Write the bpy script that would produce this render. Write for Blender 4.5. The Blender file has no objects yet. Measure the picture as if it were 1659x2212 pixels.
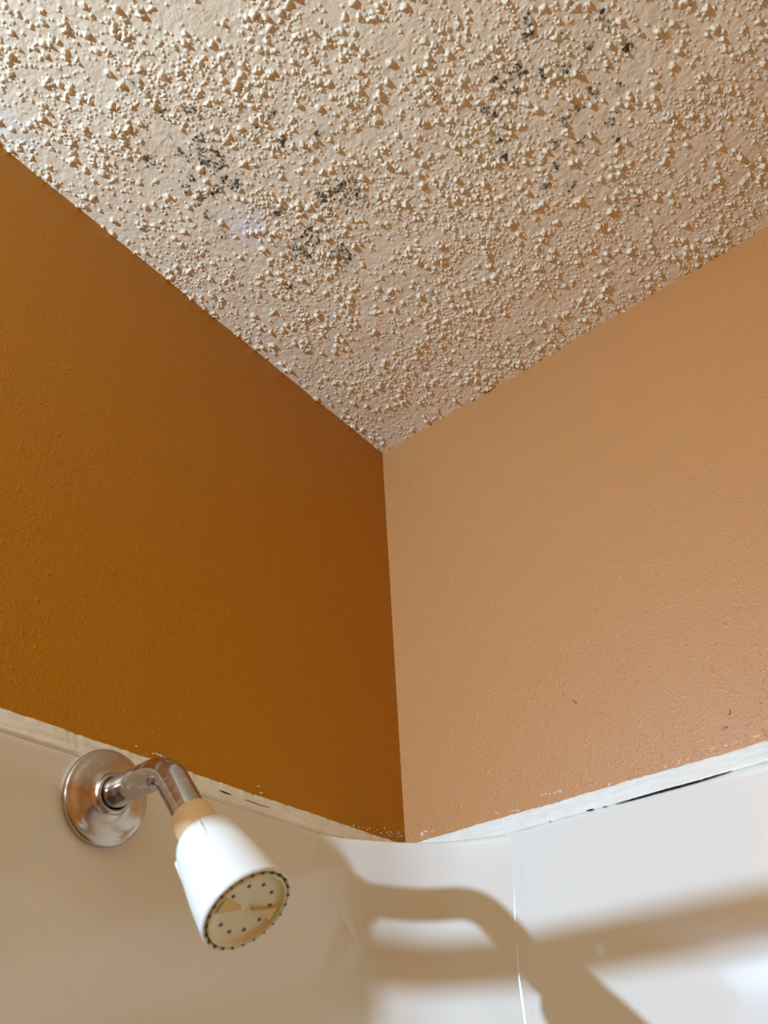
import bpy, bmesh, math, random
import numpy as np
from mathutils import Vector, Matrix

sc = bpy.context.scene
col = sc.collection
rnd = random.Random(7)
rng = np.random.default_rng(11)

# ------------------------------------------------------------------ camera
cam_d = bpy.data.cameras.new('camera')
cam = bpy.data.objects.new('camera', cam_d)
col.objects.link(cam)
RT = Vector((0.77533, 0.62999, -0.04442))
UP = Vector((0.42164, -0.46400, 0.77905))
FW = Vector((-0.47018, 0.62275, 0.62538))
m = Matrix((RT, UP, -FW)).transposed().to_4x4()
m.translation = Vector((0.4941, -0.6584, 1.6762))
cam.matrix_world = m
cam_d.sensor_fit = 'VERTICAL'
cam_d.sensor_height = 24.0
cam_d.lens = 24.0 * 1752.63 / 2212.0
cam_d.clip_start = 0.02
cam_d.dof.use_dof = True
cam_d.dof.focus_distance = 0.84
cam_d.dof.aperture_fstop = 7.5
sc.camera = cam

# ------------------------------------------------------------------ view, world, exposure
sc.view_settings.view_transform = 'Standard'
sc.view_settings.look = 'None'
sc.view_settings.gamma = 1.0
sc.view_settings.use_curve_mapping = False
sc.view_settings.exposure = 0.0
w = bpy.data.worlds.new('world')
w.use_nodes = True
w.node_tree.nodes['Background'].inputs[0].default_value = (1, 0.95, 0.9, 1)
w.node_tree.nodes['Background'].inputs[1].default_value = 0.0
sc.world = w

# the one lamp: a frosted bulb over the vanity on the plumbing wall
LAMP = Vector((0.032, -1.50, 1.983))
ld = bpy.data.lights.new('vanity_bulb', 'POINT')
ld.energy = 89.5
ld.color = (0.445, 0.640, 1.0)
ld.shadow_soft_size = 0.0115
lo = bpy.data.objects.new('vanity_bulb', ld)
lo.location = LAMP
col.objects.link(lo)

# ------------------------------------------------------------------ helpers
def tag(o, label=None, cat=None, group=None, kind=None):
    if label: o['label'] = label
    if cat: o['category'] = cat
    if group: o['group'] = group
    if kind: o['kind'] = kind
    return o

def mesh_obj(name, verts, faces, mat, parent=None, smooth=True):
    me = bpy.data.meshes.new(name)
    me.from_pydata([tuple(v) for v in verts], [], [tuple(f) for f in faces])
    if smooth:
        me.polygons.foreach_set('use_smooth', [True] * len(me.polygons))
    me.materials.append(mat)
    me.update()
    o = bpy.data.objects.new(name, me)
    col.objects.link(o)
    if parent: o.parent = parent
    return o

def bm_obj(name, bm, mat, parent=None, smooth=True):
    bmesh.ops.recalc_face_normals(bm, faces=bm.faces)
    me = bpy.data.meshes.new(name)
    bm.to_mesh(me); bm.free()
    if smooth:
        me.polygons.foreach_set('use_smooth', [True] * len(me.polygons))
    me.materials.append(mat)
    o = bpy.data.objects.new(name, me)
    col.objects.link(o)
    if parent: o.parent = parent
    return o

def frame_of(n, ref=(0, 1, 0)):
    n = Vector(n).normalized()
    a = (Vector(ref) - n * Vector(ref).dot(n)).normalized()
    return n, a, n.cross(a)

def lathe(name, prof, origin, axis, mat, parent=None, seg=96, ref=(0, 1, 0), fn=None):
    """prof: list of (s, r) along axis; fn(s, r, theta) -> r"""
    n, a, b = frame_of(axis, ref)
    o = Vector(origin)
    V, F = [], []
    for s, r in prof:
        for k in range(seg):
            t = 2 * math.pi * k / seg
            rr = fn(s, r, t) if fn else r
            V.append(o + n * s + (a * math.cos(t) + b * math.sin(t)) * rr)
    for i in range(len(prof) - 1):
        for k in range(seg):
            k2 = (k + 1) % seg
            F.append((i * seg + k, i * seg + k2, (i + 1) * seg + k2, (i + 1) * seg + k))
    return mesh_obj(name, V, F, mat, parent)

def tube(name, pts, r, mat, parent=None, seg=20, caps=True):
    pts = [Vector(p) for p in pts]
    V, F = [], []
    a = None
    for i, p in enumerate(pts):
        d = (pts[min(i + 1, len(pts) - 1)] - pts[max(i - 1, 0)]).normalized()
        if a is None:
            ref = Vector((0, 0, 1)) if abs(d.z) < 0.9 else Vector((0, 1, 0))
            a = (ref - d * ref.dot(d)).normalized()
        else:
            a = (a - d * a.dot(d)).normalized()
        b = d.cross(a)
        rr = r(i / (len(pts) - 1)) if callable(r) else r
        for k in range(seg):
            t = 2 * math.pi * k / seg
            V.append(p + (a * math.cos(t) + b * math.sin(t)) * rr)
    for i in range(len(pts) - 1):
        for k in range(seg):
            k2 = (k + 1) % seg
            F.append((i * seg + k, i * seg + k2, (i + 1) * seg + k2, (i + 1) * seg + k))
    if caps:
        F.append(tuple(range(seg - 1, -1, -1)))
        F.append(tuple(range((len(pts) - 1) * seg, len(pts) * seg)))
    return mesh_obj(name, V, F, mat, parent)

def mat_new(name, color, rough=0.5, metal=0.0, spec=0.5):
    mt = bpy.data.materials.new(name)
    mt.use_nodes = True
    b = mt.node_tree.nodes['Principled BSDF']
    b.inputs['Base Color'].default_value = (*color, 1)
    b.inputs['Roughness'].default_value = rough
    b.inputs['Metallic'].default_value = metal
    b.inputs['Specular IOR Level'].default_value = spec
    return mt, mt.node_tree.nodes, mt.node_tree.links, b

def ramp(N, L, src, p0, p1, c0=(0, 0, 0, 1), c1=(1, 1, 1, 1)):
    r = N.new('ShaderNodeValToRGB')
    r.color_ramp.elements[0].position = p0
    r.color_ramp.elements[1].position = p1
    r.color_ramp.elements[0].color = c0
    r.color_ramp.elements[1].color = c1
    L.new(src, r.inputs[0])
    return r.outputs[0]

def noise(N, L, vec, scale, detail=2.0, rough=0.5, dist=0.0):
    n = N.new('ShaderNodeTexNoise')
    n.inputs['Scale'].default_value = scale
    n.inputs['Detail'].default_value = detail
    n.inputs['Roughness'].default_value = rough
    n.inputs['Distortion'].default_value = dist
    L.new(vec, n.inputs['Vector'])
    return n.outputs['Fac']

def math_n(N, L, op, a, b):
    n = N.new('ShaderNodeMath'); n.operation = op
    for i, v in enumerate((a, b)):
        if isinstance(v, (int, float)): n.inputs[i].default_value = v
        else: L.new(v, n.inputs[i])
    return n.outputs[0]

def bump(N, L, h, dist, strength, b):
    n = N.new('ShaderNodeBump')
    n.inputs['Distance'].default_value = dist
    n.inputs['Strength'].default_value = strength
    L.new(h, n.inputs['Height'])
    L.new(n.outputs[0], b.inputs['Normal'])
    return n

# ------------------------------------------------------------------ materials
def paint(name, c, c2, rough, stip, spec):
    """rolled semi-gloss wall paint: fine orange peel plus scattered nubs"""
    mt, N, L, b = mat_new(name, c, rough, 0, spec)
    tc = N.new('ShaderNodeTexCoord')
    v = tc.outputs['Object']
    fine = noise(N, L, v, 620, 2.0, 0.55)
    nub = ramp(N, L, noise(N, L, v, 380, 1.0, 0.5), 0.56, 0.78)
    big = ramp(N, L, noise(N, L, v, 230, 0.5, 0.5), 0.62, 0.82)
    h = math_n(N, L, 'ADD', math_n(N, L, 'MULTIPLY', fine, 0.45),
               math_n(N, L, 'ADD', math_n(N, L, 'MULTIPLY', nub, 0.9), math_n(N, L, 'MULTIPLY', big, 0.9)))
    patch = ramp(N, L, noise(N, L, v, 14, 2.0, 0.5), 0.3, 0.7, (0.45, 0.45, 0.45, 1), (1, 1, 1, 1))
    bump(N, L, math_n(N, L, 'MULTIPLY', h, patch), stip, 1.0, b)
    mix = N.new('ShaderNodeMix'); mix.data_type = 'RGBA'
    L.new(noise(N, L, v, 5, 3.0), mix.inputs[0])
    mix.inputs[6].default_value = (*c, 1); mix.inputs[7].default_value = (*c2, 1)
    L.new(mix.outputs[2], b.inputs['Base Color'])
    return mt

PAINT_L = paint('wall_paint_shade_tone', (0.54, 0.224, 0.003), (0.55, 0.232, 0.004), 0.40, 0.00070, 0.28)  # same paint as the back wall, its shade put into a deeper tone
PAINT_B = paint('wall_paint_lit_tone', (0.55, 0.258, 0.070), (0.56, 0.258, 0.076), 0.42, 0.00046, 0.5)  # same paint as the left wall, its light put into a paler tone

def plastic(name, c, rough, coat=0.0):
    mt, N, L, b = mat_new(name, c, rough, 0, 0.5)
    b.inputs['Coat Weight'].default_value = coat
    b.inputs['Coat Roughness'].default_value = 0.08
    tc = N.new('ShaderNodeTexCoord')
    bump(N, L, noise(N, L, tc.outputs['Object'], 60, 3.0), 0.00003, 0.5, b)
    return mt

SURR = plastic('gloss_white_surround', (0.84, 0.80, 0.64), 0.085)
WHITE_PL, _N, _L, _b = mat_new('white_shower_plastic', (0.82, 0.80, 0.66), 0.40)
_b.inputs['Subsurface Weight'].default_value = 0.15
_b.inputs['Subsurface Radius'].default_value = (0.004, 0.003, 0.002)
_b.inputs['Subsurface Scale'].default_value = 1.0
YELLOW_PL, _N, _L, _b = mat_new('yellowed_plastic', (0.80, 0.58, 0.30), 0.5)
FACE_PL, _N, _L, _b = mat_new('cream_face_plastic', (0.88, 0.82, 0.48), 0.22)
RIM_PL, _N, _L, _b = mat_new('cream_rim_plastic', (0.74, 0.66, 0.40), 0.25)
LIP_PL, _N, _L, _b = mat_new('lip_plastic', (0.86, 0.82, 0.66), 0.35)
AMBER, _N, _L, _b = mat_new('amber_vane', (0.82, 0.60, 0.17), 0.2)
DARK, _N, _L, _b = mat_new('dark_brown', (0.11, 0.065, 0.025), 0.7)  # dark brown of the small solid pieces drawn as nozzle holes and slots
GROOVE, _N, _L, _b = mat_new('brown_groove', (0.10, 0.065, 0.025), 0.6)
CRACK, _N, _L, _b = mat_new('dark_crack', (0.014, 0.010, 0.012), 0.9, 0, 0.1)  # near-black colour in place of the shade inside the caulk gaps

def chrome_mat(name, c, r0, r1, film):
    mt, N, L, b = mat_new(name, c, r0, 1.0)
    tc = N.new('ShaderNodeTexCoord')
    f = noise(N, L, tc.outputs['Object'], 70, 4.0, 0.6)
    rr = N.new('ShaderNodeMapRange')
    L.new(f, rr.inputs[0])
    rr.inputs[1].default_value = 0.35; rr.inputs[2].default_value = 0.7
    rr.inputs[3].default_value = r0; rr.inputs[4].default_value = r1
    L.new(rr.outputs[0], b.inputs['Roughness'])
    # dried water spots: a dull film on the metal
    sp = ramp(N, L, noise(N, L, tc.outputs['Object'], 160, 4.0, 0.65), 0.52, 0.72, (*c, 1), (*film, 1))
    L.new(sp, b.inputs['Base Color'])
    mm = ramp(N, L, noise(N, L, tc.outputs['Object'], 160, 4.0, 0.65), 0.50, 0.74, (1, 1, 1, 1), (0.72, 0.72, 0.72, 1))
    L.new(mm, b.inputs['Metallic'])
    return mt
CHROME = chrome_mat('spotted_chrome', (0.56, 0.53, 0.51), 0.05, 0.17, (0.70, 0.67, 0.64))
CHROME_FL = chrome_mat('spotted_chrome_flange', (0.56, 0.49, 0.40), 0.14, 0.26, (0.60, 0.54, 0.45))

CAULK, N, L, b = mat_new('white_caulk', (0.9, 0.9, 0.88), 0.38)
tc = N.new('ShaderNodeTexCoord')
bump(N, L, noise(N, L, tc.outputs['Object'], 120, 3.0, 0.5), 0.0004, 0.5, b)
L.new(ramp(N, L, noise(N, L, tc.outputs['Object'], 38, 4.0, 0.6), 0.42, 0.72,
           (0.92, 0.91, 0.74, 1), (0.86, 0.81, 0.62, 1)), b.inputs['Base Color'])
SMEAR, _N, _L, _b = mat_new('white_smear', (0.90, 0.84, 0.64), 0.3)
AMBER_CHIP, _N, _L, _b = mat_new('amber_chip', (0.95, 0.62, 0.26), 0.3)
BRISTLE, _N, _L, _b = mat_new('painted_bristle', (0.25, 0.10, 0.03), 0.5)

# popcorn ceiling: white paint, with mould and cleaned patches in a vertex attribute
CEIL, N, L, b = mat_new('popcorn_ceiling_paint', (0.78, 0.72, 0.64), 0.40, 0, 0.5)
at = N.new('ShaderNodeAttribute'); at.attribute_name = 'stain'
sep = N.new('ShaderNodeSeparateColor'); L.new(at.outputs['Color'], sep.inputs[0])
mixes = []
prev = None
for i, cc in ((1, (0.88, 0.82, 0.66)), (2, (0.46, 0.40, 0.24)), (0, (0.036, 0.026, 0.008))):
    mx = N.new('ShaderNodeMix'); mx.data_type = 'RGBA'
    L.new(sep.outputs[i], mx.inputs[0])
    if prev is None: mx.inputs[6].default_value = (0.92, 0.765, 0.475, 1)
    else: L.new(prev, mx.inputs[6])
    mx.inputs[7].default_value = (*cc, 1)
    prev = mx.outputs[2]
L.new(prev, b.inputs['Base Color'])
tc = N.new('ShaderNodeTexCoord')
bump(N, L, noise(N, L, tc.outputs['Object'], 560, 4.0, 0.7), 0.0006, 0.8, b)

FLOOR, N, L, b = mat_new('floor_vinyl', (0.30, 0.16, 0.03), 0.5)
ROOM, N, L, b = mat_new('room_paint', (0.56, 0.23, 0.015), 0.5)

# ------------------------------------------------------------------ room shell
H = 2.44
W, D = 1.56, 2.9
def slab(name, lo_, hi_, mat):
    (x0, y0, z0), (x1, y1, z1) = lo_, hi_
    V = [(x, y, z) for x in (x0, x1) for y in (y0, y1) for z in (z0, z1)]
    F = [(0, 1, 3, 2), (4, 6, 7, 5), (0, 4, 5, 1), (2, 3, 7, 6), (0, 2, 6, 4), (1, 5, 7, 3)]
    o = mesh_obj(name, V, F, mat, smooth=False)
    o['kind'] = 'structure'
    return o
T = 0.08
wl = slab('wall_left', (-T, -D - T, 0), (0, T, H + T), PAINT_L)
tag(wl, 'ochre painted wall above the shower head, toned deeper for shade')
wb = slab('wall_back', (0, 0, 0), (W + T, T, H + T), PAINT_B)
tag(wb, 'ochre painted wall right of the room corner, toned lighter for light')
slab('wall_right', (W, -D - T, 0), (W + T, 0, H + T), ROOM)
slab('wall_front', (0, -D - T, 0), (W, -D, H + T), ROOM)
slab('floor', (0, -D, -T), (W, 0, 0), FLOOR)

# ------------------------------------------------------------------ popcorn ceiling (real relief)
STEP = 0.00076
XD, YD = 0.96, 0.86
nx, ny = int(XD / STEP) + 1, int(YD / STEP) + 1

def smooth_noise(sig, seed):
    g = np.random.default_rng(seed).standard_normal((nx, ny))
    fx = np.fft.fftfreq(nx)[:, None]; fy = np.fft.fftfreq(ny)[None, :]
    k = np.exp(-2 * (math.pi * sig) ** 2 * (fx ** 2 + fy ** 2))
    o = np.fft.ifft2(np.fft.fft2(g) * k).real
    return o / o.std()

h = np.zeros((nx, ny))
dens = 0.55 * smooth_noise(14, 1) + 0.32 * smooth_noise(38, 2)
def blob(x, y, rx, ry, ang, ht, p):
    i0, i1 = int((x - max(rx, ry)) / STEP), int((x + max(rx, ry)) / STEP) + 2
    j0, j1 = int((y - max(rx, ry)) / STEP), int((y + max(rx, ry)) / STEP) + 2
    i0, j0 = max(i0, 0), max(j0, 0); i1, j1 = min(i1, nx), min(j1, ny)
    if i1 <= i0 or j1 <= j0: return
    X = (np.arange(i0, i1) * STEP - x)[:, None]; Y = (np.arange(j0, j1) * STEP - y)[None, :]
    c, s = math.cos(ang), math.sin(ang)
    q = ((X * c + Y * s) / rx) ** 2 + ((-X * s + Y * c) / ry) ** 2
    z = ht * np.clip(1 - q, 0, 1) ** p
    h[i0:i1, j0:j1] = np.maximum(h[i0:i1, j0:j1], z)
area = XD * YD
def accept(x, y, k):
    d = dens[min(int(x / STEP), nx - 1), min(int(y / STEP), ny - 1)]
    return rnd.random() < 1 / (1 + math.exp(-k * d))
for _ in range(int(area * 60000)):            # small grains
    x, y = rnd.uniform(0, XD), rnd.uniform(0, YD)
    if accept(x, y, 2.4):
        r = rnd.uniform(0.0008, 0.0016)
        blob(x, y, r, r * rnd.uniform(.7, 1.1), rnd.uniform(0, 3.14), r * rnd.uniform(.5, 1.0), 0.6)
for _ in range(int(area * 27000)):            # popcorn lumps, each a clump of grains
    x, y = rnd.uniform(0, XD), rnd.uniform(0, YD)
    if not accept(x, y, 1.2): continue
    r = 0.0011 + 0.0020 * rnd.random() ** 2.6
    ht = r * rnd.uniform(.8, 1.35)
    blob(x, y, r * rnd.uniform(.75, 1.2), r * rnd.uniform(.75, 1.2), rnd.uniform(0, 3.14), ht, 0.6)
    for k in range(rnd.randint(2, 6)):
        a_ = rnd.uniform(0, 6.28); q = r * rnd.uniform(.4, 1.4); rr = r * rnd.uniform(.28, .68)
        blob(x + q * math.cos(a_), y + q * math.sin(a_), rr, rr * rnd.uniform(.7, 1.2), a_, ht * rnd.uniform(.35, 1.05), 0.6)
lump = np.clip(h / 0.002, 0, 1)
h = 1.1 * h * (1 + 0.10 * smooth_noise(1.3, 3) + 0.16 * smooth_noise(0.75, 13)) + 0.00010 * smooth_noise(1.1, 4) + 0.00016 * smooth_noise(2.6, 5) + 0.0004 * smooth_noise(18, 6)
h = np.clip(h, -0.0008, 0.0062)

# stains: R black mould, G bleached white, B yellow halo
MOULD = [(0.1591, -0.4766), (0.1466, -0.4536), (0.1421, -0.4468), (0.141, -0.4436), (0.1229, -0.4566), (0.1251, -0.4505), (0.1473, -0.4328), (0.1333, -0.4344), (0.1397, -0.4278), (0.1461, -0.4235), (0.1372, -0.4274), (0.0927, -0.4733), (0.0938, -0.4693), (0.1306, -0.4136), (0.1183, -0.4081), (0.097, -0.4314), (0.111, -0.4316), (0.1366, -0.3983), (0.1004, -0.4123), (0.0927, -0.3946), (0.1394, -0.4938), (0.1424, -0.5241), (0.2153, -0.4256), (0.2366, -0.3848), (0.2315, -0.3838), (0.2046, -0.4014), (0.2143, -0.3305), (0.2091, -0.331), (0.1952, -0.3371), (0.219, -0.3317), (0.2309, -0.3292), (0.2211, -0.3128), (0.2195, -0.3202), (0.2097, -0.3126), (0.2231, -0.2991), (0.1915, -0.3289), (0.1607, -0.3173), (0.1515, -0.3124), (0.1436, -0.3127), (0.1551, -0.3013), (0.1361, -0.2962), (0.1236, -0.3017), (0.17, -0.2767), (0.1636, -0.2702), (0.1689, -0.2627), (0.1628, -0.2769), (0.0898, -0.3705), (0.0938, -0.279), (0.1472, -0.352), (0.1341, -0.3098), (0.1398, -0.4013), (0.1339, -0.4032), (0.4386, -0.3409), (0.4338, -0.3314), (0.4109, -0.313), (0.412, -0.3068), (0.4025, -0.3096), (0.4012, -0.2973), (0.4257, -0.2937), (0.3902, -0.3147), (0.3705, -0.3002), (0.3698, -0.2912), (0.3649, -0.2699), (0.4713, -0.2866), (0.4906, -0.2934), (0.4964, -0.2634), (0.4442, -0.2849), (0.4542, -0.2498), (0.4354, -0.2453), (0.4222, -0.2439), (0.4541, -0.2129), (0.4533, -0.1917), (0.4222, -0.2127), (0.4291, -0.2134), (0.4038, -0.2247), (0.3581, -0.2509), (0.3736, -0.1969), (0.3924, -0.1809), (0.4365, -0.1135), (0.3927, -0.207), (0.4909, -0.3036), (0.4754, -0.2336), (0.3704, -0.2953), (0.1399, -0.0837)]
stain = np.zeros((3, nx, ny))
grain = smooth_noise(1.5, 8)
def spot(ch, x, y, r, val, rag=0.5):
    y = -y
    R = r * 1.8
    i0, i1 = max(int((x - R) / STEP), 0), min(int((x + R) / STEP) + 2, nx)
    j0, j1 = max(int((y - R) / STEP), 0), min(int((y + R) / STEP) + 2, ny)
    if i1 <= i0 or j1 <= j0: return
    X = (np.arange(i0, i1) * STEP - x)[:, None]; Y = (np.arange(j0, j1) * STEP - y)[None, :]
    q = np.sqrt(X * X + Y * Y) / r + rag * 0.5 * grain[i0:i1, j0:j1]
    z = val * np.clip((1.25 - q) / 0.5, 0, 1)
    stain[ch, i0:i1, j0:j1] = np.maximum(stain[ch, i0:i1, j0:j1], z)
for (x, y) in MOULD:
    spot(2, x, y, 0.0050, 0.38)
    for k in range(rnd.randint(8, 15)):
        spot(0, x + rnd.gauss(0, .0027), y + rnd.gauss(0, .0027), rnd.uniform(.0005, .0012), rnd.uniform(.7, 1), 1.3)
for cx_, cy_, sx, sy, n in ((0.143, -0.435, .018, .022, 90), (0.215, -0.322, .013, .012, 120), (0.145, -0.307, .016, .012, 90),
                            (0.166, -0.270, .010, .008, 60), (0.2, -0.40, .03, .02, 40), (0.42, -0.28, .05, .05, 110)):
    for k in range(n):
        spot(0, rnd.gauss(cx_, sx), rnd.gauss(cy_, sy), rnd.uniform(.0004, .0010), rnd.uniform(.45, .9), 0.9)
for (x, y, r, v) in ((0.1165, -0.3640, .017, .85), (0.1150, -0.3540, .013, .7), (0.104, -0.362, .011, .7), (0.0214, -0.5743, .016, .5), (0.0246, -0.5573, .012, .4), (0.0215, -0.0225, .012, .5)):
    spot(1, x, y, r, v, 0.9)

# the relief grid runs on, coarsely, to the far walls
ext_x = XD + (W - XD) * (np.linspace(0, 1, 40)[1:] ** 1.6)
ext_y = YD + (D - YD) * (np.linspace(0, 1, 60)[1:] ** 1.6)
xs = np.concatenate([np.arange(nx) * STEP, ext_x]); ys = np.concatenate([np.arange(ny) * STEP, ext_y])
Hh = np.zeros((len(xs), len(ys))); Hh[:nx, :ny] = h
St = np.zeros((3, len(xs), len(ys))); St[:, :nx, :ny] = stain
X, Y = np.meshgrid(xs, -ys, indexing='ij')
nv = X.size
co = np.stack([X, Y, H - Hh], -1).reshape(-1, 3).astype(np.float32)
idx = np.arange(nv, dtype=np.int32).reshape(X.shape)
q = np.stack([idx[:-1, :-1], idx[1:, :-1], idx[1:, 1:], idx[:-1, 1:]], -1).reshape(-1, 4)
me = bpy.data.meshes.new('ceiling')
me.vertices.add(nv); me.vertices.foreach_set('co', co.ravel())
me.loops.add(q.size); me.loops.foreach_set('vertex_index', q.ravel())
me.polygons.add(len(q)); me.polygons.foreach_set('loop_start', np.arange(0, q.size, 4, dtype=np.int32))
me.polygons.foreach_set('loop_total', np.full(len(q), 4, dtype=np.int32))
me.update(calc_edges=True)
me.polygons.foreach_set('use_smooth', np.ones(len(q), dtype=bool))
ca = me.color_attributes.new('stain', 'FLOAT_COLOR', 'POINT')
rgba = np.ones((nv, 4), dtype=np.float32); rgba[:, :3] = St.reshape(3, -1).T
ca.data.foreach_set('color', rgba.ravel())
me.materials.append(CEIL)
ceil = bpy.data.objects.new('ceiling', me); col.objects.link(ceil)
tag(ceil, 'cream popcorn ceiling with black mould specks', kind='structure')

# ------------------------------------------------------------------ shower surround: three panels
surround = bpy.data.objects.new('shower_surround', None)
surround.location = (0, 0, 0.42); col.objects.link(surround)
tag(surround, 'glossy white plastic shower surround wrapping the corner below the painted walls', 'shower surround')
SINV = Matrix.Translation((0, 0, -0.42))
def ztop(x, y):                               # the top edge dips slightly towards the right
    s = (x - y)
    t = min(max((s + 0.12) / 0.24, 0), 1)
    return 1.9072 - 0.0068 * t

def panel(name, rows, thick_dir):
    """rows: list over z of lists of (x, y, z); closed as a shell by an offset along thick_dir per column"""
    nr, nc = len(rows), len(rows[0])
    V = [p for r in rows for p in r]
    back = [(p[0] + thick_dir(p)[0], p[1] + thick_dir(p)[1], p[2]) for r in rows for p in r]
    n0 = len(V); V += back
    F = []
    for i in range(nr - 1):
        for j in range(nc - 1):
            a = i * nc + j
            F.append((a, a + 1, a + nc + 1, a + nc)); F.append((n0 + a, n0 + a + nc, n0 + a + nc + 1, n0 + a + 1))
    for i in (0, nr - 1):
        for j in range(nc - 1):
            a = i * nc + j
            F.append((a, n0 + a, n0 + a + 1, a + 1) if i == 0 else (a, a + 1, n0 + a + 1, n0 + a))
    for j in (0, nc - 1):
        for i in range(nr - 1):
            a = i * nc + j
            F.append((a, a + nc, n0 + a + nc, n0 + a) if j == 0 else (a, n0 + a, n0 + a + nc, a + nc))
    o = mesh_obj(name, V, F, SURR, surround)
    o.matrix_parent_inverse = SINV
    md = o.modifiers.new('edge', 'EDGE_SPLIT'); md.split_angle = math.radians(50)
    return o

def lerp(a, b, t): return a + (b - a) * t
zs = np.concatenate([np.array([0, .0006, .0016, .003]), np.linspace(.006, 0.25, 40), np.linspace(.3, 1.45, 12)])
def roll(dz):                                  # rounded top lip
    return 0.0016 * (1 - min(dz / 0.003, 1)) ** 2
rows = []
for dz in zs:
    rows.append([(0.0070 - roll(dz), y, ztop(0, y) - dz) for y in np.linspace(-0.73, -0.06, 60)])
panel('end_panel', rows, lambda p: (0.0025 - p[0], 0))
rows = []
for dz in zs:
    rows.append([(x, -0.0042 + roll(dz), ztop(x, 0) - dz) for x in np.linspace(0.075, 1.50, 90)])
panel('back_panel', rows, lambda p: (0, -0.0008 - p[1]))

# coved corner panel: wider at its top lip than lower down
prof0 = [(0.0071, -0.1310), (0.0075, -0.1230), (0.0092, -0.1130), (0.0130, -0.1010), (0.0203, -0.0860), (0.0320, -0.0630), (0.0440, -0.0460), (0.0560, -0.0340),
         (0.0700, -0.0240), (0.0860, -0.0168), (0.1030, -0.0106), (0.1165, -0.0060), (0.1190, -0.0052), (0.1215, -0.0047), (0.1240, -0.0044), (0.1270, -0.0043)]
prof1 = [(0.0071, -0.0800), (0.0075, -0.0735), (0.0092, -0.0672), (0.0130, -0.0595), (0.0195, -0.0505), (0.0280, -0.0415), (0.0370, -0.0342), (0.0470, -0.0283),
         (0.0590, -0.0230), (0.0760, -0.0168), (0.0950, -0.0102), (0.1080, -0.0059), (0.1105, -0.0051), (0.1130, -0.0046), (0.1155, -0.0044), (0.1185, -0.0043)]
def catmull(P, n):
    P = [Vector((*p, 0)) for p in P]; out = []
    for i in range(len(P) - 1):
        a = P[max(i - 1, 0)]; b_ = P[i]; c = P[i + 1]; d = P[min(i + 2, len(P) - 1)]
        for k in range(n):
            t = k / n
            out.append(0.5 * ((2 * b_) + (-a + c) * t + (2 * a - 5 * b_ + 4 * c - d) * t * t + (-a + 3 * b_ - 3 * c + d) * t ** 3))
    out.append(P[-1]); return out
A0, A1 = catmull(prof0, 5), catmull(prof1, 5)
rows = []
for dz in zs:
    t = min(max((dz - 0.012) / 0.10, 0), 1); t = t * t * (3 - 2 * t)
    row = []
    for j in range(len(A0)):
        p = A0[j].lerp(A1[j], t)
        d = Vector((-1, 1, 0)).normalized() * roll(dz)
        row.append((max(p.x + d.x, 0.0071), min(p.y + d.y, -0.0039), ztop(A0[j].x, A0[j].y) - dz))
    rows.append(row)
panel('corner_panel', rows, lambda p: ((-0.0003 if p[0] < 0.008 else -0.0016) , (0.0003 if p[1] > -0.006 else 0.0016)))

# ------------------------------------------------------------------ caulk beads
def wob(seed, amps=((7, .4), (19, .3), (53, .3), (131, .2))):
    r = random.Random(seed); ph = [(f, a, r.uniform(0, 6.28)) for f, a in amps]
    return lambda s: sum(a * math.sin(2 * math.pi * f * s + p) for f, a, p in ph)

def caulk(name, s0, s1, to3, zlo, zhi, off_lo, seed, label):
    """s: run along the wall; to3(s, out, z); convex ragged strip from paint edge down to the panel"""
    n = int(abs(s1 - s0) / 0.0018); mcols = 12
    wt, wb_, wl_ = wob(seed), wob(seed + 1), wob(seed + 2, ((5, .5), (13, .4), (37, .2), (90, .1)))
    r = random.Random(seed)
    V, F = [], []
    for i in range(n + 1):
        s = lerp(s0, s1, i / n)
        zt = zhi(s) + 0.0006 * wt(s) + r.uniform(-.00022, .00022)
        zb = zlo(s) + 0.0005 * wb_(s)
        for j in range(mcols + 1):
            u = j / mcols
            z = lerp(zt, zb, u)
            out = 0.0004 + (off_lo + 0.0012 - 0.0004) * u ** 1.3 + 0.0009 * math.sin(math.pi * u)
            out += 0.0005 * wl_(s + 0.23 * u) * math.sin(math.pi * u) + 0.0006 * wl_(1.6 * s - .2 * u) * (math.sin(math.pi * u) ** 2) * 0.6
            if j == 0: out = -0.0003
            if j == mcols: out = off_lo - 0.0008
            V.append(to3(s, out, z))
    for i in range(n):
        for j in range(mcols):
            a = i * (mcols + 1) + j
            F.append((a, a + 1, a + mcols + 2, a + mcols + 1))
    o = mesh_obj(name, V, F, CAULK)
    bm = bmesh.new(); bm.from_mesh(o.data); bmesh.ops.recalc_face_normals(bm, faces=bm.faces); bm.to_mesh(o.data); bm.free()
    tag(o, label, 'caulk')
    return o

to_l = lambda s, out, z: (out, s, z)
to_b = lambda s, out, z: (s, -out, z)
caulk_l = caulk('caulk_bead', -0.73, -0.012, to_l, lambda s: ztop(0, s) - 0.0006, lambda s: 1.9178, 0.0066, 21,
                'shaded ragged caulk bead below the left wall, behind the shower arm')
caulk_r = caulk('caulk_bead', 0.012, 1.50, to_b, lambda s: ztop(s, 0) - 0.0006, lambda s: 1.9175, 0.0040, 33,
                'bright white caulk bead with a long black crack below the back wall')

def blotch(V, F, s, z, rs, rz, to3, out, r):
    n = 11; k0 = len(V)
    V.append(to3(s, out * 1.6, z))
    for k in range(n):
        t = 2 * math.pi * k / n; q = r.uniform(.45, 1.25)
        V.append(to3(s + rs * q * math.cos(t), out * 0.4, z + rz * q * math.sin(t)))
    for k in range(n):
        F.append((k0, k0 + 1 + k, k0 + 1 + (k + 1) % n))

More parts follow.
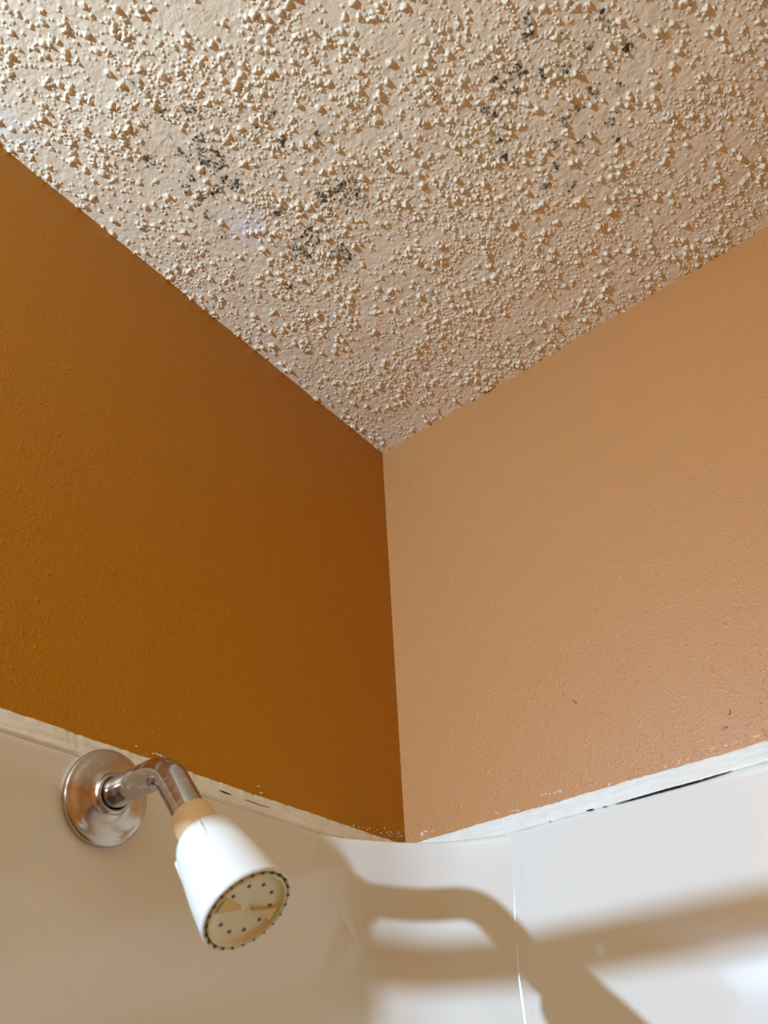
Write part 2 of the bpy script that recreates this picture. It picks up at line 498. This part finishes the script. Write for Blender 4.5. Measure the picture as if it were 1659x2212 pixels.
def smears(name, pts, to3, parent, mat, seed):
    r = random.Random(seed); V, F = [], []
    for (s, z, n, ls, lz) in pts:
        for k in range(n):
            blotch(V, F, s + r.gauss(0, ls), z + r.gauss(0, lz), r.uniform(.0006, .0019), r.uniform(.0003, .0009), to3, 0.0005, r)
    o = mesh_obj(name, V, F, mat, parent, smooth=False)
    o['kind'] = 'stuff'
    return o

smears('paint_smear', [(0.0225, 1.9235, 9, .0030, .0012), (0.034, 1.9225, 3, .002, .0006), (0.1076, 1.9225, 2, .001, .0003), (0.1230, 1.9200, 3, .0012, .0004), (0.1281, 1.9200, 3, .001, .0004),
                       (0.172, 1.9252, 9, .0020, .0005), (0.157, 1.9262, 5, .004, .0004), (0.2218, 1.9188, 3, .002, .0003), (0.262, 1.9205, 5, .009, .0005)], to_b, caulk_r, SMEAR, 3)
sm = smears('paint_smear', [(0.2860, 1.9212, 6, .003, .0009), (0.3200, 1.9222, 26, .012, .0008), (0.352, 1.9212, 16, .01, .001)], to_b, caulk_r, AMBER_CHIP, 4)
sm['label'] = 'amber chipped paint streak'
smears('paint_smear', [(-0.070, 1.9200, 5, .006, .0006), (-0.050, 1.9212, 6, .005, .0008), (-0.028, 1.9235, 8, .006, .0012), (-0.010, 1.9255, 8, .004, .0016), (-0.30, 1.9222, 12, .010, .0006),
                       (-0.284, 1.9212, 5, .005, .0004), (-0.200, 1.9250, 2, .001, .0006), (-0.194, 1.9205, 2, .001, .0004)], to_l, caulk_l, SMEAR, 5)

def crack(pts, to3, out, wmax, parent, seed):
    """thin black strip over the joint, coloured as the shade and dirt inside a crack"""
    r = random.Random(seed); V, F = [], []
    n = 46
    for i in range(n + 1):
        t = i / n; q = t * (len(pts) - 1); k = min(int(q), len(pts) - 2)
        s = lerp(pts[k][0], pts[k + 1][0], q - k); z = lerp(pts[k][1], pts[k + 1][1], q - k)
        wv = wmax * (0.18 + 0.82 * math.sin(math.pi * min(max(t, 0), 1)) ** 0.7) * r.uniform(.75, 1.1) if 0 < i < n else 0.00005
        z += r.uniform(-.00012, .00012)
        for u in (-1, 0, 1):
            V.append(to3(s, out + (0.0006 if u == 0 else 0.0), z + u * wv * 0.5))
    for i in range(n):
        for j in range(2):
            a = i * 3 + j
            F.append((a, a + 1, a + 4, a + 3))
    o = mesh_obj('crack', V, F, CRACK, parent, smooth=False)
    o['label'] = 'black strip coloured as the dark inside a crack'
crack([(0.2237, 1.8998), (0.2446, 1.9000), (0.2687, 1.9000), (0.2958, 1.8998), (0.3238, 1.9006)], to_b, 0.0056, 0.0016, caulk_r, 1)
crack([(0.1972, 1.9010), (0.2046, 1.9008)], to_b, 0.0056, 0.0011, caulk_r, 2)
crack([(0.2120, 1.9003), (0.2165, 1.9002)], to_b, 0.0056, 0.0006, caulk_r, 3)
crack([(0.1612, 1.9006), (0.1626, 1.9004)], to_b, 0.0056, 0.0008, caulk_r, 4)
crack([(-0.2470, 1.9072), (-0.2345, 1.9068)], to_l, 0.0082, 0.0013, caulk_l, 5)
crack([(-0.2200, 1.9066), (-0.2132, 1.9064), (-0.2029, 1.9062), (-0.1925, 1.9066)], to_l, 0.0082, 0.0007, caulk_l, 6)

# bristles caught in the back wall paint
for pts in ([(0.3237, 1.9356), (0.3262, 1.9352), (0.3293, 1.9362), (0.3290, 1.9371), (0.3249, 1.9370)],
            [(0.2040, 2.0022), (0.2050, 1.9995), (0.2062, 1.9974)], [(0.3330, 1.9455), (0.3345, 1.9468), (0.3352, 1.9490)],
            [(0.1950, 2.0115), (0.1958, 2.0098)]):
    o = tube('bristle', [(x, -0.0002, z) for x, z in pts], 0.00042, PAINT_B if len(pts) == 5 else BRISTLE, wb, 8)

# ------------------------------------------------------------------ shower head on its arm
shower = bpy.data.objects.new('shower_fixture', None)
EC = Vector((0.0070, -0.3464, 1.8770))
shower.location = EC; col.objects.link(shower)
tag(shower, 'white plastic shower head on a bent chrome arm coming out of the left wall', 'shower head')
SI = Matrix.Translation(-EC)
def own(o, par=shower):
    o.parent = par
    o.matrix_parent_inverse = SI
    return o

# escutcheon: stepped rim, shallow cone, rolled collar round the pipe
R = 0.0319
fl = own(lathe('escutcheon', [(0.0000, R - .0008), (0.0012, R), (0.0042, R + .0002), (0.0054, R - .0004), (0.0060, R - .0016), (0.0062, R - .0028), (0.0072, R - .0042),
               (0.0088, R - .0080), (0.0102, R - .0140), (0.0110, R - .0175), (0.0114, .0140), (0.0122, .0136), (0.0134, .0130), (0.0140, .0122), (0.0138, .0111), (0.0126, .0107), (0.0105, .0104), (0.0060, .0104)],
               EC, (1, 0, 0), CHROME_FL, seg=128))
fl['label'] = 'round chrome wall flange'

# arm
Pa = Vector((-0.03, -0.3462, 1.8752)); Pb = Vector((0.0727, -0.3466, 1.8792)); Pc = Vector((0.1094, -0.3477, 1.8349))
r_b = 0.030
d1 = (Pb - Pa).normalized(); d2 = (Pc - Pb).normalized()
th = d1.angle(d2); tl = r_b * math.tan(th / 2)
S, E_ = Pb - d1 * tl, Pb + d2 * tl
nrm = (d2 - d1 * d2.dot(d1)).normalized()
cen = S + nrm * r_b
pts = [Pa.lerp(S, k / 8) for k in range(8)]
for k in range(25):
    a_ = th * k / 24
    pts.append(cen - nrm * r_b * math.cos(a_) + d1 * r_b * math.sin(a_))
pts += [E_.lerp(Pc, k / 6) for k in range(1, 7)]
arm = own(tube('shower_arm', pts, 0.0102, CHROME, None, 64))
arm['label'] = 'bent chrome pipe'

# head axis
A = Vector((0.1059, -0.3480, 1.8392)); Fc = Vector((0.1527, -0.3435, 1.7822))
AX = (Fc - A).normalized(); LEN = (Fc - A).length
own(lathe('collar', [(-.0030, .0100), (-.0030, .0119), (-.0022, .0126), (.0060, .0128), (.0095, .0127), (.0108, .0122), (.0150, .0118), (.0210, .0112)], A, AX, YELLOW_PL,
          fn=lambda s, r, t: r if s < .0100 else r * (1 + .02 * math.cos(6 * t)), seg=96))['label'] = 'yellowed plastic nut'

S0 = 0.0145
prof = [(S0, .0100), (S0 + .0004, .0128), (S0 + .0016, .0148), (S0 + .0038, .0168), (S0 + .0066, .0183), (S0 + .0100, .0194), (S0 + .0150, .0204),
        (S0 + .0220, .0215), (S0 + .0320, .0229), (S0 + .0420, .0242), (LEN - .0045, .0253), (LEN - .0020, .0256), (LEN - .0008, .0254), (LEN, .0249)]
# four tapering grip ribs stand out of the shoulder and run into the flaring body
def smoothprof(P, n=4):
    out = catmull(P, n); return [(p.x, p.y) for p in out]
body = own(lathe('head_shell', smoothprof(prof), A, AX, WHITE_PL, seg=128))
n_, a_, b_ = frame_of(AX)
def pt(s, r, t): return A + n_ * s + (a_ * math.cos(t) + b_ * math.sin(t)) * r
def rbody(s):
    for (s0, r0), (s1, r1) in zip(prof, prof[1:]):
        if s0 <= s <= s1: return lerp(r0, r1, (s - s0) / (s1 - s0 + 1e-9))
    return prof[-1][1]
VIEW = (cam.matrix_world.translation - A).normalized()
T0 = math.atan2(VIEW.dot(b_), VIEW.dot(a_))    # the rib that faces the room
T0 = round(T0, 3)
for k in range(4):
    tt = T0 - 0.10 + k * math.pi / 2
    V, F = [], []
    ns = 24
    for i in range(ns + 1):
        u = i / ns
        s = S0 + .0068 + u * 0.032
        top = max(lerp(.0202, .0227, u) + (0 if i else -.0004), rbody(s) - .0005)
        hw = lerp(.0009, .0004, u)
        for (dr, w_) in ((-1, 1.6), (0, .8), (0.3, 0), (0, -.8), (-1, -1.6)):
            r_ = top + dr * (.0020 if dr < 0 else .0003) if dr >= 0 else rbody(s) - .0006
            V.append(pt(s, r_, tt + w_ * hw / r_))
    for i in range(ns):
        for j in range(4):
            q0 = i * 5 + j
            F.append((q0, q0 + 1, q0 + 6, q0 + 5))
    F.append((0, 1, 2, 3, 4))
    rb = own(mesh_obj('rib', V, F, WHITE_PL))
    bm = bmesh.new(); bm.from_mesh(rb.data); bmesh.ops.recalc_face_normals(bm, faces=bm.faces); bm.to_mesh(rb.data); bm.free()

# spray face: lip, dark groove, raised rim, recessed plate with ten nozzles, twenty-four slots
lip = own(lathe('face_lip', [(LEN - .0004, .0253), (LEN + .0002, .0249), (LEN + .0004, .0243), (LEN - .0002, .0236), (LEN - .0015, .0231)], A, AX, LIP_PL, seg=128))
gr = own(lathe('groove', [(LEN - .0006, .0238), (LEN - .0010, .0222), (LEN - .0012, .0214)], A, AX, GROOVE, seg=96))
gr['label'] = 'dark brown ring groove'
plate = own(lathe('face_plate', [(LEN - .0016, .0228), (LEN + .0006, .0226), (LEN + .0011, .0221), (LEN + .0009, .0214), (LEN - .0002, .0205), (LEN - .0012, .0196), (LEN - .0014, .0150),
                                 (LEN - .0016, .0080), (LEN - .0020, .0040), (LEN - .0024, .00001)], A, AX, FACE_PL, seg=96))
plate['label'] = 'translucent cream spray plate'
for k in range(10):
    t = T0 + 0.17 + k * 2 * math.pi / 10
    c = pt(LEN - .0013, .0148, t)
    V = [c + AX * .0004]; F = []
    for j in range(14):
        f = 2 * math.pi * j / 14
        V.append(c + AX * .0001 + (a_ * math.cos(f) + b_ * math.sin(f)) * .00112)
    for j in range(14): F.append((0, 1 + j, 1 + (j + 1) % 14))
    nz = own(mesh_obj('nozzle_hole', V, F, DARK), plate)
    nz.matrix_parent_inverse = plate.matrix_world.inverted() @ Matrix.Identity(4)
for k in range(24):
    t = T0 + 0.05 + k * 2 * math.pi / 24
    V = []
    e1 = (a_ * math.cos(t) + b_ * math.sin(t)); e2 = n_.cross(e1)
    for ss in (-.0012, .0007):
        for (rr, w_) in ((.0226, -.00065), (.0226, .00065), (.0242, .0006), (.0246, .0), (.0242, -.0006)):
            V.append(A + n_ * (LEN + ss) + e1 * rr + e2 * w_)
    F = [(0, 1, 2, 3, 4), (9, 8, 7, 6, 5)] + [(j, (j + 1) % 5, 5 + (j + 1) % 5, 5 + j) for j in range(5)]
    own(mesh_obj('spray_slot', V, F, DARK, smooth=False))
def vane(t, half, r0, r1):
    V, F = [], []
    for i in range(9):
        u = i / 8
        r_ = lerp(r0, r1, u); hw = lerp(half * .55, half, u)
        for (k, s_) in ((-1, -.0016), (-.8, .0004), (.8, .0004), (1, -.0016)):
            V.append(pt(LEN + s_ - .0002, r_, t + k * hw))
    for i in range(8):
        for j in range(3):
            q0 = i * 4 + j
            F.append((q0, q0 + 1, q0 + 5, q0 + 4))
    F += [(0, 1, 2, 3), (35, 34, 33, 32)]
    o = own(mesh_obj('vane', V, F, AMBER, smooth=False))
    o['label'] = 'amber spray vane'
vane(T0 + 0.55, .30, .0050, .0195)
vane(T0 + 0.55 + math.pi, .26, .0040, .0195)
bpy.context.view_layer.update()

# ------------------------------------------------------------------ things behind the camera that cast light and shade
rod = bpy.data.objects.new('shower_curtain_rod', None); rod.location = (0.0, -0.755, 1.8920); col.objects.link(rod)
tag(rod, 'straight chrome shower curtain rod spanning the tub between the end walls', 'curtain rod')
RI = Matrix.Translation((0, 0.755, -1.8920))
for nm, x0, x1, rr in (('pole', 0.004, W - 0.004, 0.0095), ('end_cup', 0.0, 0.02, 0.021), ('end_cup', W - 0.02, W, 0.021)):
    o = tube(nm, [(lerp(x0, x1, k / 6), -0.755, 1.8920) for k in range(7)], rr, CHROME, rod, 32)
    o.matrix_parent_inverse = RI
lampo = bpy.data.objects.new('vanity_light', None); lampo.location = (0, LAMP.y, LAMP.z - 0.06); col.objects.link(lampo)
tag(lampo, 'bare frosted bulb on a chrome wall plate above the vanity', 'lamp')
LI = lampo.matrix_basis.inverted()
for o in (lathe('wall_plate', [(0, .06), (.012, .058), (.018, .05), (.02, .0001)], (0, LAMP.y, LAMP.z - 0.06), (1, 0, 0), CHROME, seg=48),
          tube('lamp_arm', [(0.015, LAMP.y, LAMP.z - .06), (0.07, LAMP.y, LAMP.z - .075), (LAMP.x, LAMP.y, LAMP.z - .065)], 0.008, CHROME, None, 16),
          lathe('socket', [(-.062, .001), (-.062, .018), (-.036, .02), (-.036, .001)], LAMP, (0, 0, 1), CHROME, seg=32)):
    o.parent = lampo; o.matrix_parent_inverse = LI
